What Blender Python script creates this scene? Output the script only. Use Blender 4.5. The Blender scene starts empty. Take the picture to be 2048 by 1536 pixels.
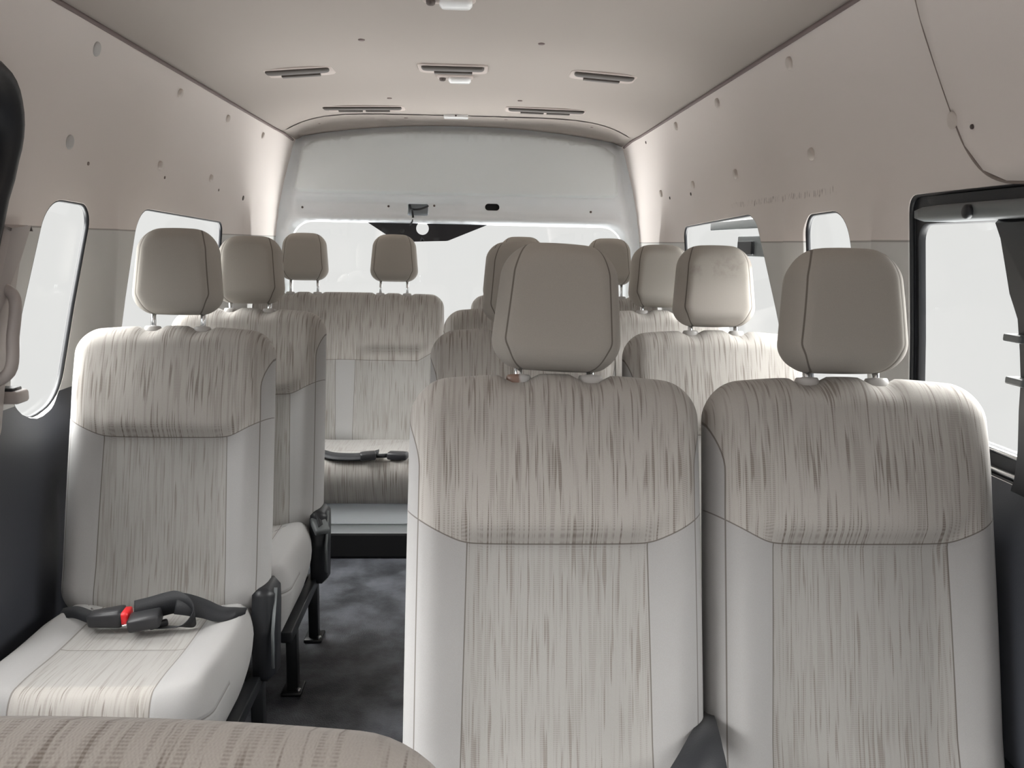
import bpy, bmesh, math, random
from mathutils import Vector, Matrix
from mathutils.geometry import delaunay_2d_cdt
random.seed(7)
S = bpy.context.scene
COL = S.collection
PI = math.pi
CZ = 1.16                       # camera height above the van floor

# ------------------------------------------------------------------ camera
F = 1700.0
VPX, VPY, SL = 943, 488, .018
_a = Vector(((VPX-1024)/F, (768-VPY)/F, -1)).normalized()
_z = Vector((1, -SL, 0)).cross(_a).normalized()
_x = _a.cross(_z)
RM = Matrix((_x, _a, _z))       # camera space -> world space
cam = bpy.data.objects.new('camera', bpy.data.cameras.new('camera'))
COL.objects.link(cam)
cam.data.sensor_width = 36
cam.data.lens = F/2048*36
cam.data.clip_start = .02
cam.matrix_world = Matrix.Translation((0, 0, CZ)) @ RM.to_4x4()
S.camera = cam

def ray(px, py): return RM @ Vector(((px-1024)/F, (768-py)/F, -1))
def atY(px, py, Y):
    r = ray(px, py); return r*(Y/r.y) + Vector((0, 0, CZ))
def atZ(px, py, z):
    r = ray(px, py); return r*((z-CZ)/r.z) + Vector((0, 0, CZ))

# ------------------------------------------------------------------ node helpers
class V:
    def __init__(s, nt, sock): s.nt, s.s = nt, sock
    def _m(s, op, *o):
        n = s.nt.nodes.new('ShaderNodeMath'); n.operation = op
        for i, q in enumerate((s,)+o):
            if isinstance(q, V): s.nt.links.new(q.s, n.inputs[i])
            else: n.inputs[i].default_value = q
        return V(s.nt, n.outputs[0])
    def __add__(s, o): return s._m('ADD', o)
    def __sub__(s, o): return s._m('SUBTRACT', o)
    def __mul__(s, o): return s._m('MULTIPLY', o)
    __radd__ = __add__
    __rmul__ = __mul__
    def abs(s): return s._m('ABSOLUTE')
    def max(s, o): return s._m('MAXIMUM', o)
    def min(s, o): return s._m('MINIMUM', o)
    def sin(s): return s._m('SINE')
    def pow(s, o): return s._m('POWER', o)
    def step(s, a, b):           # smoothstep a..b -> 0..1
        n = s.nt.nodes.new('ShaderNodeMapRange'); n.interpolation_type = 'SMOOTHSTEP'
        s.nt.links.new(s.s, n.inputs[0])
        n.inputs[1].default_value = min(a, b); n.inputs[2].default_value = max(a, b)
        n.inputs[3].default_value = 0 if a < b else 1; n.inputs[4].default_value = 1 if a < b else 0
        return V(s.nt, n.outputs[0])
    def inv(s): return s*-1.0 + 1.0

def comb(nt, x, y, z):
    n = nt.nodes.new('ShaderNodeCombineXYZ')
    for i, q in enumerate((x, y, z)):
        if isinstance(q, V): nt.links.new(q.s, n.inputs[i])
        else: n.inputs[i].default_value = q
    return n.outputs[0]
def noise(nt, vec, scale=1., detail=2., rough=.5):
    n = nt.nodes.new('ShaderNodeTexNoise'); n.inputs['Scale'].default_value = scale
    n.inputs['Detail'].default_value = detail; n.inputs['Roughness'].default_value = rough
    if vec is not None: nt.links.new(vec, n.inputs['Vector'])
    return V(nt, n.outputs[0])
def mixc(nt, f, a, b):
    n = nt.nodes.new('ShaderNodeMix'); n.data_type = 'RGBA'
    nt.links.new(f.s, n.inputs[0])
    for i, q in ((6, a), (7, b)):
        if isinstance(q, tuple): n.inputs[i].default_value = (*q, 1)
        else: nt.links.new(q, n.inputs[i])
    return n.outputs[2]
def newmat(name):
    m = bpy.data.materials.new(name); m.use_nodes = True
    nt = m.node_tree; return m, nt, nt.nodes['Principled BSDF']
def objco(nt):
    t = nt.nodes.new('ShaderNodeTexCoord'); s = nt.nodes.new('ShaderNodeSeparateXYZ')
    nt.links.new(t.outputs['Object'], s.inputs[0])
    return t.outputs['Object'], V(nt, s.outputs[0]), V(nt, s.outputs[1]), V(nt, s.outputs[2])
def bump(nt, p, h, strength=.3, dist=.002):
    b = nt.nodes.new('ShaderNodeBump'); b.inputs['Strength'].default_value = strength
    b.inputs['Distance'].default_value = dist
    nt.links.new(h.s, b.inputs['Height']); nt.links.new(b.outputs[0], p.inputs['Normal'])
def attr(nt, name):
    n = nt.nodes.new('ShaderNodeAttribute'); n.attribute_name = name; return V(nt, n.outputs['Fac'])
def s2l(r, g, b):
    f = lambda c: (c/255/12.92 if c/255 <= .04045 else ((c/255+.055)/1.055)**2.4)
    return (f(r), f(g), f(b))

def plain(name, col, rough=.6, metal=0., nscale=0, nstr=.2, var=0., sheen=0., spec=.5, coat=0.):
    m, nt, p = newmat(name)
    p.inputs['Base Color'].default_value = (*col, 1)
    p.inputs['Roughness'].default_value = rough; p.inputs['Metallic'].default_value = metal
    p.inputs['Specular IOR Level'].default_value = spec
    if sheen: p.inputs['Sheen Weight'].default_value = sheen; p.inputs['Sheen Roughness'].default_value = .5
    if coat: p.inputs['Coat Weight'].default_value = coat
    co, x, y, z = objco(nt)
    if nscale:
        bump(nt, p, noise(nt, co, nscale, 3), nstr, .001)
    if var:
        f = noise(nt, co, 3.0, 3)
        nt.links.new(mixc(nt, f, tuple(c*(1-var) for c in col), tuple(min(1, c*(1+var)) for c in col)), p.inputs['Base Color'])
    return m

# ---- fabrics ---------------------------------------------------------------
C_PLAIN = s2l(160, 159, 158)
C_UPPER = s2l(171, 167, 162)
C_CENTRE = s2l(159, 157, 154)
C_STREAK = s2l(112, 104, 97)
C_HEAD = s2l(176, 171, 163)
C_SEAM = s2l(84, 76, 70)

def streaks(nt, u, v, seed):
    """spindle shaped woven streaks running along v, ladder ribbed"""
    a = noise(nt, comb(nt, u*235., v*7.5, seed), 1., 1.)
    b = noise(nt, comb(nt, u*230., v*8., seed+17.3), 1., 1.)
    big = noise(nt, comb(nt, u*14., v*5., seed+5.), 1., 1.)
    lad = (v*(2*PI/.0031)+noise(nt, comb(nt, u*60., v*60., seed), 1., 1.)*3.).sin()*.5+.5
    m1 = (a+(big-.5)*.06).step(.57, .67)
    m2 = b.step(.48, .64)*(lad*.8+.2)*.50
    return (m1*(lad*.40+.50)).max(m2*.9)

def weave(nt, u, v):
    return (u*(2*PI/.0016)).sin()*(v*(2*PI/.0016)).sin()

def fabric_back(name, half, seed, zb=.411, wing=.10, two=False):
    m, nt, p = newmat(name)
    co, x, y, z = objco(nt)
    rnd = nt.nodes.new('ShaderNodeObjectInfo'); r = V(nt, rnd.outputs['Random'])
    xs = x
    ax = (x.abs()-half*.0) if not two else ((x.abs()-.20).abs())
    flat = half-wing if not two else .16
    # upper panel boundary: flat in the middle, swept up towards the sides
    tt = ax-(flat+.004)
    sweep = (tt+(tt*tt+.0003).pow(.5))*.5-.002
    if two: sweep = (x.abs()-.30).max(0.)
    bz = sweep*.55+zb-(sweep*-60.)._m('EXPONENT')*.0
    up = (z-bz).step(-.0008, .0008)
    cw = ax-(flat+(z*-.02)+.006)
    centre = cw.step(.0008, -.0008)
    ins = attr(nt, 'inset')
    # stitched seams
    s1 = (z-bz).abs().step(.0015, .0006)
    s2 = cw.abs().step(.0013, .0005)*up.inv()
    s3 = (ins-.020).abs().step(.0013, .0005)
    front = y.step(.0, -.01)
    seam = (s1.max(s2)*front).max(s3)
    crease = (((z-bz).abs().step(.012, .0)).max(cw.abs().step(.010, 0.)*up.inv())*front).max((ins-.020).abs().step(.008, 0.))
    st = streaks(nt, xs+r*3., z+y, seed)
    stripe_area = up.max(centre)*(ins.step(.019, .020))
    fine = noise(nt, co, 900., 2.)
    base = mixc(nt, centre, C_PLAIN, C_CENTRE)
    base = mixc(nt, up*ins.step(.019, .020), base, C_UPPER)
    c = mixc(nt, st*stripe_area*(up*.20+.80), base, C_STREAK)
    c = mixc(nt, fine.step(.3, .7)*.10, c, s2l(120, 112, 104))
    c = mixc(nt, seam*.75, c, C_SEAM)
    nt.links.new(c, p.inputs['Base Color'])
    p.inputs['Roughness'].default_value = .92
    p.inputs['Specular IOR Level'].default_value = .2
    p.inputs['Sheen Weight'].default_value = .12
    bump(nt, p, crease*-.8+weave(nt, x, z)*.05+fine*.12+st*stripe_area*-.06, .45, .002)
    return m

def fabric_cushion(name, half, seed, wing=.10, two=False):
    m, nt, p = newmat(name)
    co, x, y, z = objco(nt)
    rnd = nt.nodes.new('ShaderNodeObjectInfo'); r = V(nt, rnd.outputs['Random'])
    ax = x.abs()
    lim = half-wing
    cw = ax-lim-(y+.22)*.0
    centre = cw.step(.0008, -.0008)
    v = y+z
    st = streaks(nt, x+r*3., v, seed)
    fine = noise(nt, co, 900., 2.)
    frontf = y.step(-.400, -.412)
    s1 = cw.abs().step(.0020, .0008)
    s2 = (y+.25).abs().step(.0020, .0008)*centre
    s3 = (z-.118).abs().step(.0020, .0008)*centre.inv()*y.step(-.3, -.31)
    seam = s1.max(s2).max(s3)
    crease = cw.abs().step(.010, 0.).max((y+.25).abs().step(.012, 0.)*centre).max((z-.118).abs().step(.008, 0.)*centre.inv()*y.step(-.3, -.31))
    base = mixc(nt, centre, C_PLAIN, C_CENTRE)
    base = mixc(nt, centre*frontf, base, C_UPPER)
    c = mixc(nt, st*centre*(frontf*.50+.50), base, C_STREAK)
    c = mixc(nt, fine.step(.3, .7)*.08, c, s2l(120, 112, 104))
    c = mixc(nt, seam*.6, c, C_SEAM)
    nt.links.new(c, p.inputs['Base Color'])
    p.inputs['Roughness'].default_value = .92
    p.inputs['Specular IOR Level'].default_value = .2
    p.inputs['Sheen Weight'].default_value = .12
    bump(nt, p, crease*-2.0+fine*.15, .5, .002)
    return m

def fabric_head(name, worn=False):
    m, nt, p = newmat(name)
    co, x, y, z = objco(nt)
    ins = attr(nt, 'inset')
    s3 = (ins-.020).abs().step(.0018, .0007)
    cr = (ins-.020).abs().step(.006, 0.)
    fine = noise(nt, co, 1100., 2.)
    c = mixc(nt, fine.step(.3, .7)*.10, C_HEAD, s2l(110, 102, 94))
    if worn:
        w = noise(nt, co, 28., 4., .6)
        band = (z-.145).abs().step(.05, .0)
        c = mixc(nt, (w.step(.42, .7)*band*.45), c, s2l(128, 114, 108))
        c = mixc(nt, z.step(.13, .07)*.35, c, s2l(190, 182, 176))
    c = mixc(nt, s3*.75, c, C_SEAM)
    nt.links.new(c, p.inputs['Base Color'])
    p.inputs['Roughness'].default_value = .88
    p.inputs['Specular IOR Level'].default_value = .25
    p.inputs['Sheen Weight'].default_value = .12
    bump(nt, p, cr*-.8+fine*.10, .4, .002)
    return m

M = {}
M['back'] = fabric_back('seat fabric back', .2295, 1.0, wing=.092)
M['bench_back'] = fabric_back('bench fabric back', .41, 4.0, two=True, zb=.375)
M['cushion'] = fabric_cushion('seat fabric cushion', .222, 2.0)
M['bench_cushion'] = fabric_cushion('bench fabric cushion', .41, 3.0)
M['head'] = fabric_head('headrest fabric')
M['head_worn'] = fabric_head('worn headrest fabric', True)
M['chrome'] = plain('polished steel', (.8, .82, .84), .12, 1.)
M['guide'] = plain('pale grey plastic', s2l(188, 186, 184), .4)
M['black_steel'] = plain('black painted steel', (.012, .013, .015), .38)
M['steel'] = plain('zinc bolt', (.6, .6, .6), .3, 1.)
M['black_plastic'] = plain('black plastic', (.012, .013, .016), .42, nscale=400, nstr=.1)
M['belt'] = plain('black belt webbing', (.008, .009, .012), .6, nscale=600, nstr=.3, sheen=.05)
M['buckle'] = plain('dark grey buckle plastic', (.028, .028, .031), .4)
M['red'] = plain('red button plastic', (.72, .02, .025), .4)
M['rail_grey'] = plain('grey rail plastic', s2l(104, 108, 110), .4)
M['dark_hole'] = plain('black cavity', (.004, .004, .005), .8)
M['white_metal'] = plain('white painted metal', s2l(238, 243, 247), .32, coat=.2)
M['gate_panel'] = plain('grey white painted panel', s2l(236, 242, 244), .45)
M['ceiling'] = plain('beige headliner', s2l(162, 154, 148), .9, nscale=500, nstr=.12, spec=.2)
M['seam'] = plain('taupe seam strip', s2l(118, 104, 102), .7)
M['lower'] = plain('dark grey plastic panel', s2l(62, 64, 70), .42, nscale=350, nstr=.12)
M['handle'] = plain('grey beige plastic', s2l(176, 168, 164), .5)
M['vent'] = plain('taupe vent plastic', s2l(184, 172, 166), .6)
M['vent_dark'] = plain('dark louvre plastic', s2l(78, 72, 68), .6)
M['lens'] = plain('white lamp lens', s2l(236, 236, 236), .2)
M['button'] = plain('beige trim button plastic', s2l(206, 197, 190), .55)
M['screw'] = plain('taupe screw', s2l(134, 122, 116), .6)
M['button_dark'] = plain('dark screw', s2l(84, 74, 70), .6)
M['vinyl_grey'] = plain('grey vinyl step', s2l(126, 128, 130), .6, nscale=200, nstr=.2)
M['frit'] = plain('black ceramic glass print', (.018, .018, .022), .35)

def wall_mat(name, scuff):
    m, nt, p = newmat(name)
    co, x, y, z = objco(nt)
    up = s2l(230, 222, 218); lo = s2l(208, 208, 206)
    line = z-1.180+(y-2.0)*.0
    c = mixc(nt, line.step(-.001, .001), lo, up)
    c = mixc(nt, noise(nt, co, 2.5, 3.)*.22, c, s2l(212, 206, 197))
    c = mixc(nt, line.abs().step(.0028, .001)*.55, c, s2l(96, 88, 84))
    if scuff:
        # scuffed band of short scratches along the lower edge of the panel
        zl = (y*-.0)+1.292
        band = (z-zl-(noise(nt, comb(nt, y*30., 0., 3.), 1., 2.)-.5)*.02).abs().step(.010, .004)
        ticks = noise(nt, comb(nt, y*150., z*24., 1.), 1., 1.).step(.52, .62)
        rng = y.step(1.86, 1.95)*y.step(2.72, 2.5)*noise(nt, comb(nt, y*9., 0., 7.), 1., 1.).step(.38, .5)
        c = mixc(nt, band*ticks*rng*.7, c, s2l(120, 104, 100))
    nt.links.new(c, p.inputs['Base Color'])
    p.inputs['Roughness'].default_value = .75
    p.inputs['Specular IOR Level'].default_value = .3
    bump(nt, p, noise(nt, co, 450., 3.)+line.abs().step(.006, 0.)*-3., .15, .001)
    return m
M['wall_left'] = wall_mat('beige wall trim', False)
M['wall_right'] = wall_mat('beige wall trim scuffed', True)

def floor_mat():
    m, nt, p = newmat('charcoal floor carpet')
    co, x, y, z = objco(nt)
    n = noise(nt, co, 7., 5., .6); n2 = noise(nt, co, 260., 3.)
    c = mixc(nt, n.step(.3, .75), (.022, .024, .029), (.135, .142, .162))
    nt.links.new(c, p.inputs['Base Color']); p.inputs['Roughness'].default_value = .55
    bump(nt, p, n2+n*.8, .5, .004)
    return m
M['floor'] = floor_mat()

def stained_guide():
    m, nt, p = newmat('stained guide plastic')
    co, x, y, z = objco(nt)
    f = (x+(noise(nt, co, 90., 2.)-.5)*.01).step(.004, -.002)
    nt.links.new(mixc(nt, f, s2l(190, 190, 190), s2l(134, 108, 96)), p.inputs['Base Color'])
    p.inputs['Roughness'].default_value = .35
    return m
M['guide_stain'] = stained_guide()

def glass_mat():
    m = bpy.data.materials.new('window glass'); m.use_nodes = True
    nt = m.node_tree; nt.nodes.clear()
    o = nt.nodes.new('ShaderNodeOutputMaterial'); mx = nt.nodes.new('ShaderNodeMixShader')
    t = nt.nodes.new('ShaderNodeBsdfTransparent'); t.inputs[0].default_value = (.985, .99, .985, 1)
    g = nt.nodes.new('ShaderNodeBsdfGlossy'); g.inputs['Roughness'].default_value = .02
    mx.inputs[0].default_value = .03
    nt.links.new(t.outputs[0], mx.inputs[1])
    nt.links.new(g.outputs[0], mx.inputs[2]); nt.links.new(mx.outputs[0], o.inputs[0])
    return m
M['glass'] = glass_mat()

# ------------------------------------------------------------------ object helpers
def tag(o, label=None, cat=None, group=None, kind=None):
    for k, v in (('label', label), ('category', cat), ('group', group), ('kind', kind)):
        if v: o[k] = v
    return o
def empty(name, loc=(0, 0, 0)):
    o = bpy.data.objects.new(name, None); COL.objects.link(o); o.location = loc; o.empty_display_size = .1; return o
def link(name, bm, mat, parent=None, smooth=True, loc=None, rot=None):
    bmesh.ops.recalc_face_normals(bm, faces=bm.faces[:])
    me = bpy.data.meshes.new(name); bm.to_mesh(me); bm.free()
    for mm in (mat if isinstance(mat, (list, tuple)) else [mat]): me.materials.append(mm)
    if smooth: me.shade_smooth()
    o = bpy.data.objects.new(name, me); COL.objects.link(o)
    if parent: o.parent = parent
    if loc is not None: o.location = loc
    if rot is not None: o.rotation_euler = rot
    return o
def struct(name, bm, mat, **k):
    o = link(name, bm, mat, **k); o['kind'] = 'structure'; return o
def sst(a, b, t):
    t = (t-a)/(b-a); t = max(0, min(1, t)); return t*t*(3-2*t)

def rounded_poly(corners, step=.012, arc=8):
    """corners: [(x,y,r)] counter-clockwise -> dense list of points"""
    n = len(corners); out = []
    segs = []
    for i in range(n):
        p0, p1, p2 = (Vector(corners[(i+k-1) % n][:2]) for k in range(3)); r = corners[i][2]
        d0 = (p0-p1).normalized(); d1 = (p2-p1).normalized()
        ang = math.acos(max(-1, min(1, d0.dot(d1))))
        if r <= 0: segs.append([p1]); continue
        t = r/math.tan(ang/2); bis = (d0+d1).normalized(); c = p1+bis*(r/math.sin(ang/2))
        a = p1+d0*t; b = p1+d1*t
        va, vb = a-c, b-c
        a0 = math.atan2(va.y, va.x); da = math.atan2(va.x*vb.y-va.y*vb.x, va.dot(vb))
        segs.append([c+Vector((math.cos(a0+da*k/arc), math.sin(a0+da*k/arc)))*r for k in range(arc+1)])
    for i in range(n):
        out += segs[i]
        a, b = segs[i][-1], segs[(i+1) % n][0]
        k = int((b-a).length/step)
        for j in range(1, k): out.append(a+(b-a)*j/k)
    return out

def inset_poly(pts, d):
    n = len(pts); o = []
    for i in range(n):
        t = (pts[(i+1) % n]-pts[i-1]); t.normalize()
        o.append(pts[i]+Vector((-t.y, t.x))*d)
    return o

def pillow(pts, ds, edge, front, back, seamtest=None, scales=(.92, .83, .74, .65, .56, .47, .38, .29, .2, .1)):
    """closed cushion in the x-z plane; pts counter-clockwise; front(x,z,d) and back(x,z,d) give y"""
    bm = bmesh.new(); lay = bm.verts.layers.float.new('inset')
    n = len(pts)
    c = Vector((sum(p.x for p in pts)/n, sum(p.y for p in pts)/n))
    flags = [seamtest(p) if seamtest else .2 for p in pts]
    def ring(poly, d, f):
        r = []
        for i, q in enumerate(poly):
            v = bm.verts.new((q.x, f(q.x, q.y, d), q.y)); v[lay] = d+flags[i]; r.append(v)
        return r
    def bridge(a, b):
        for i in range(n):
            bm.faces.new((a[i], a[(i+1) % n], b[(i+1) % n], b[i]))
    rim = ring(pts, 0., lambda x, z, d: 0.)
    for f, dd in ((front, ds), (back, [ds[1], ds[len(ds)//2], ds[-1]])):
        prev = rim
        for d in dd:
            r = ring(inset_poly(pts, d), d, f); bridge(prev, r); prev = r
        last = inset_poly(pts, dd[-1])
        for s in (scales if f is front else scales[1::3]):
            r = ring([c+(q-c)*s for q in last], dd[-1]+.01, f)
            bridge(prev, r); prev = r
        cv = bm.verts.new((c.x, f(c.x, c.y, 1.), c.y)); cv[lay] = .2
        for i in range(n): bm.faces.new((prev[i], prev[(i+1) % n], cv))
        if f is back:
            for v in bm.verts:
                if v.co.y > 1e-4: v[lay] = .2
    return bm

def ell(d, e): 
    if d >= e: return 1.
    k = 1-d/e; return math.sqrt(max(0, 1-k*k))

def tube(bm, path, r, seg=8, cap=True):
    path = [Vector(p) for p in path]; prev = None
    up = Vector((0, 0, 1))
    nrm = None
    for i, p in enumerate(path):
        t = (path[min(i+1, len(path)-1)]-path[max(i-1, 0)]).normalized()
        if nrm is None:
            nrm = t.cross(up) if abs(t.dot(up)) < .95 else t.cross(Vector((1, 0, 0)))
            nrm.normalize()
        else:
            nrm = (nrm-t*nrm.dot(t)).normalized()
        b = t.cross(nrm)
        rr = r[i] if isinstance(r, (list, tuple)) else r
        ring = [bm.verts.new(p+(nrm*math.cos(2*PI*k/seg)+b*math.sin(2*PI*k/seg))*rr) for k in range(seg)]
        if prev:
            for k in range(seg): bm.faces.new((prev[k], prev[(k+1) % seg], ring[(k+1) % seg], ring[k]))
        elif cap: bm.faces.new(ring)
        prev = ring
    if cap: bm.faces.new(prev)

def ribbon(bm, path, wid, th=.0014):
    """flat strap: path points, width vector per point (or one)"""
    path = [Vector(p) for p in path]; prev = None
    for i, p in enumerate(path):
        w = Vector(wid[i] if isinstance(wid, list) else wid)
        t = (path[min(i+1, len(path)-1)]-path[max(i-1, 0)]).normalized()
        nn = t.cross(w).normalized()*th/2
        ring = [bm.verts.new(q) for q in (p-w/2-nn, p+w/2-nn, p+w/2+nn, p-w/2+nn)]
        if prev:
            for k in range(4): bm.faces.new((prev[k], prev[(k+1) % 4], ring[(k+1) % 4], ring[k]))
        else: bm.faces.new(ring)
        prev = ring
    bm.faces.new(prev)
def smooth_path(pts, k=6):
    pts = [Vector(p) for p in pts]; out = []
    for i in range(len(pts)-1):
        p0, p1, p2, p3 = pts[max(i-1, 0)], pts[i], pts[i+1], pts[min(i+2, len(pts)-1)]
        for j in range(k):
            t = j/k
            out.append(.5*((2*p1)+(p2-p0)*t+(2*p0-5*p1+4*p2-p3)*t*t+(3*p1-p0-3*p2+p3)*t**3))
    return out+[pts[-1]]

def box(bm, lo, hi, bev=0., seg=2):
    g = bmesh.ops.create_cube(bm, size=1.)
    vs = g['verts']; lo, hi = Vector(lo), Vector(hi); c = (lo+hi)/2; d = hi-lo
    for v in vs: v.co = Vector((v.co.x*d.x, v.co.y*d.y, v.co.z*d.z))+c
    if bev:
        es = list({e for v in vs for e in v.link_edges})
        bmesh.ops.bevel(bm, geom=es, offset=bev, segments=seg, affect='EDGES', profile=.5)
def plate(bm, pts, mp, th):
    """extruded plate from outline pts (2D); mp(u,v,w) -> 3D, w = 0..th"""
    n = len(pts)
    b = th*.35
    inner = inset_poly(pts, b)
    loops = [[mp(p.x, p.y, 0) for p in pts], [mp(p.x, p.y, th-b) for p in pts], [mp(p.x, p.y, th) for p in inner]]
    rings = [[bm.verts.new(q) for q in L] for L in loops]
    for a, c in zip(rings, rings[1:]):
        for i in range(n): bm.faces.new((a[i], a[(i+1) % n], c[(i+1) % n], c[i]))
    bm.faces.new(rings[0]); bm.faces.new(rings[-1])
def disc(bm, c, nrm, r, h, seg=16):
    nrm = Vector(nrm).normalized(); t = nrm.orthogonal().normalized(); b = nrm.cross(t); c = Vector(c); prev = None
    for rr, hh in ((1, -.2), (1, .35), (.9, .75), (.6, .95)):
        ring = [bm.verts.new(c+nrm*h*hh+(t*math.cos(2*PI*k/seg)+b*math.sin(2*PI*k/seg))*r*rr) for k in range(seg)]
        if prev:
            for k in range(seg): bm.faces.new((prev[k], prev[(k+1) % seg], ring[(k+1) % seg], ring[k]))
        prev = ring
    bm.faces.new(prev)

# ================================================================== SHELL
XC = -.058
def hw(z):
    prof = [(0, .925), (.70, .925), (.80, .918), (1.0, .902), (1.235, .878), (1.42, .838), (1.63, .780), (1.75, .75)]
    for (a, b), (c, d) in zip(prof, prof[1:]):
        if z <= c: return b+(d-b)*max(0, (z-a))/(c-a)
    return prof[-1][1]
PILLARS = {-1: (2.27, 3.62), 1: (1.67, 2.15, 3.6)}
def wallx(side, y, z):
    h = hw(z)
    h -= .012*sst(3.72, 4.08, y)
    b = 0.
    for py in PILLARS[side]:
        b += .032*math.exp(-((y-py)/.046)**2)
    b *= sst(1.36, 1.16, z)
    b += .004*sst(1.30, 1.27, z)                      # upper panel steps out slightly at its lower edge
    s = .035*sst(.80, .70, z)
    if side < 0: s -= .022*sst(1.93, 1.97, y)*sst(.62, .58, z)
    return XC+side*(h-b-s)

def px_wall(side, px, py):
    """point of the wall surface seen at an image position"""
    r = ray(px, py); t = .5
    for _ in range(60):
        p = r*t+Vector((0, 0, CZ)); x = wallx(side, p.y, p.z)
        t *= 1+.6*((x-p.x)/(abs(r.x)*t+1e-6))*(1 if side > 0 else -1)*1.0 if False else 1
        t = t+(x-p.x)/r.x*.7
    return r*t+Vector((0, 0, CZ))

def inpoly(p, poly):
    c = False; n = len(poly)
    for i in range(n):
        a, b = poly[i], poly[i-1]
        if (a.y > p.y) != (b.y > p.y) and p.x < (b.x-a.x)*(p.y-a.y)/(b.y-a.y)+a.x: c = not c
    return c

def sheet(u0, u1, v0, v1, du, dv, holes, mp, outer=None, extra=()):
    """triangulated sheet u0..u1 x v0..v1 with holes (ccw lists of 2D points); mp(u,v)->3D"""
    pts = []; edges = []
    nu = max(1, round((u1-u0)/du)); nv = max(1, round((v1-v0)/dv))
    if outer is None:
        outer = [Vector((u0+(u1-u0)*i/nu, v0)) for i in range(nu)]+[Vector((u1, v0+(v1-v0)*i/nv)) for i in range(nv)] \
            + [Vector((u1-(u1-u0)*i/nu, v1)) for i in range(nu)]+[Vector((u0, v1-(v1-v0)*i/nv)) for i in range(nv)]
    for loop in [outer]+holes:
        b = len(pts); n = len(loop); pts += [Vector(p) for p in loop]
        edges += [(b+i, b+(i+1) % n) for i in range(n)]
    for i in range(1, nu):
        for j in range(1, nv):
            q = Vector((u0+(u1-u0)*i/nu, v0+(v1-v0)*j/nv))
            if not inpoly(q, outer): continue
            if any(min((q-w).length for w in h) < .008 for h in holes+[outer]): continue
            pts.append(q)
    pts += [Vector(q) for q in extra]
    vs, es, fs, *_ = delaunay_2d_cdt(pts, edges, [], 0, 1e-6)
    bm = bmesh.new(); bv = [bm.verts.new(mp(p.x, p.y)) for p in vs]
    for f in fs:
        c = sum((vs[i] for i in f), Vector((0, 0)))/len(f)
        if not inpoly(c, outer) or any(inpoly(c, h) for h in holes): continue
        try: bm.faces.new([bv[i] for i in f])
        except ValueError: pass
    bmesh.ops.delete(bm, geom=[v for v in bm.verts if not v.link_faces], context='VERTS')
    return bm

def add_reveal(bm, pts, mp, depths):
    """rolled reveal around a hole; depths: [(shrink, outward)]"""
    rings = []
    for d, w in [(0, 0)]+depths:
        rings.append([bm.verts.new(mp(q.x, q.y, w)) for q in (inset_poly(pts, d) if d else pts)])
    n = len(pts)
    for a, c in zip(rings, rings[1:]):
        for i in range(n): bm.faces.new((a[i], a[(i+1) % n], c[(i+1) % n], c[i]))

YF, YR = -.80, 4.19
BELT = .80
# window openings in the (y, z) plane
W_L = {
    'window_1': [(1.76, .735, .10), (2.035, .775, .12), (2.185, 1.238, .045), (1.955, 1.245, .10)],
    'window_2': [(2.36, .80, .08), (3.30, .80, .06), (3.30, 1.225, .045), (2.475, 1.245, .10)],
}
W_R = {
    'window_3': [(1.72, .76, .08), (2.08, .80, .06), (2.09, 1.245, .05), (1.855, 1.25, .09)],
    'window_4': [(2.20, .80, .08), (3.30, .80, .06), (3.30, 1.240, .05), (2.46, 1.262, .10)],
    'added_window_7': [(-.65, .80, .08), (.12, .80, .05), (.12, 1.24, .05), (-.60, 1.22, .10)],  # unseen front door window, added to bring more light onto the nearest right seat
    'window_5': [(.35, .80, .05), (1.585, .80, .05), (1.585, 1.264, .035), (.35, 1.264, .05)],
}
DOOR_L = [(.10, .05, .12), (1.50, .05, .06), (1.60, .735, .3), (1.838, 1.475, .13), (.10, 1.475, .19)]

def ccw(p):
    a = sum(p[i-1].x*p[i].y-p[i].x*p[i-1].y for i in range(len(p)))
    return p if a > 0 else p[::-1]
holesL = {k: ccw(rounded_poly(v, .03, 8)) for k, v in W_L.items()}
holesR = {k: ccw(rounded_poly(v, .03, 8)) for k, v in W_R.items()}
doorL = ccw(rounded_poly(DOOR_L, .04, 10))

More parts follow.
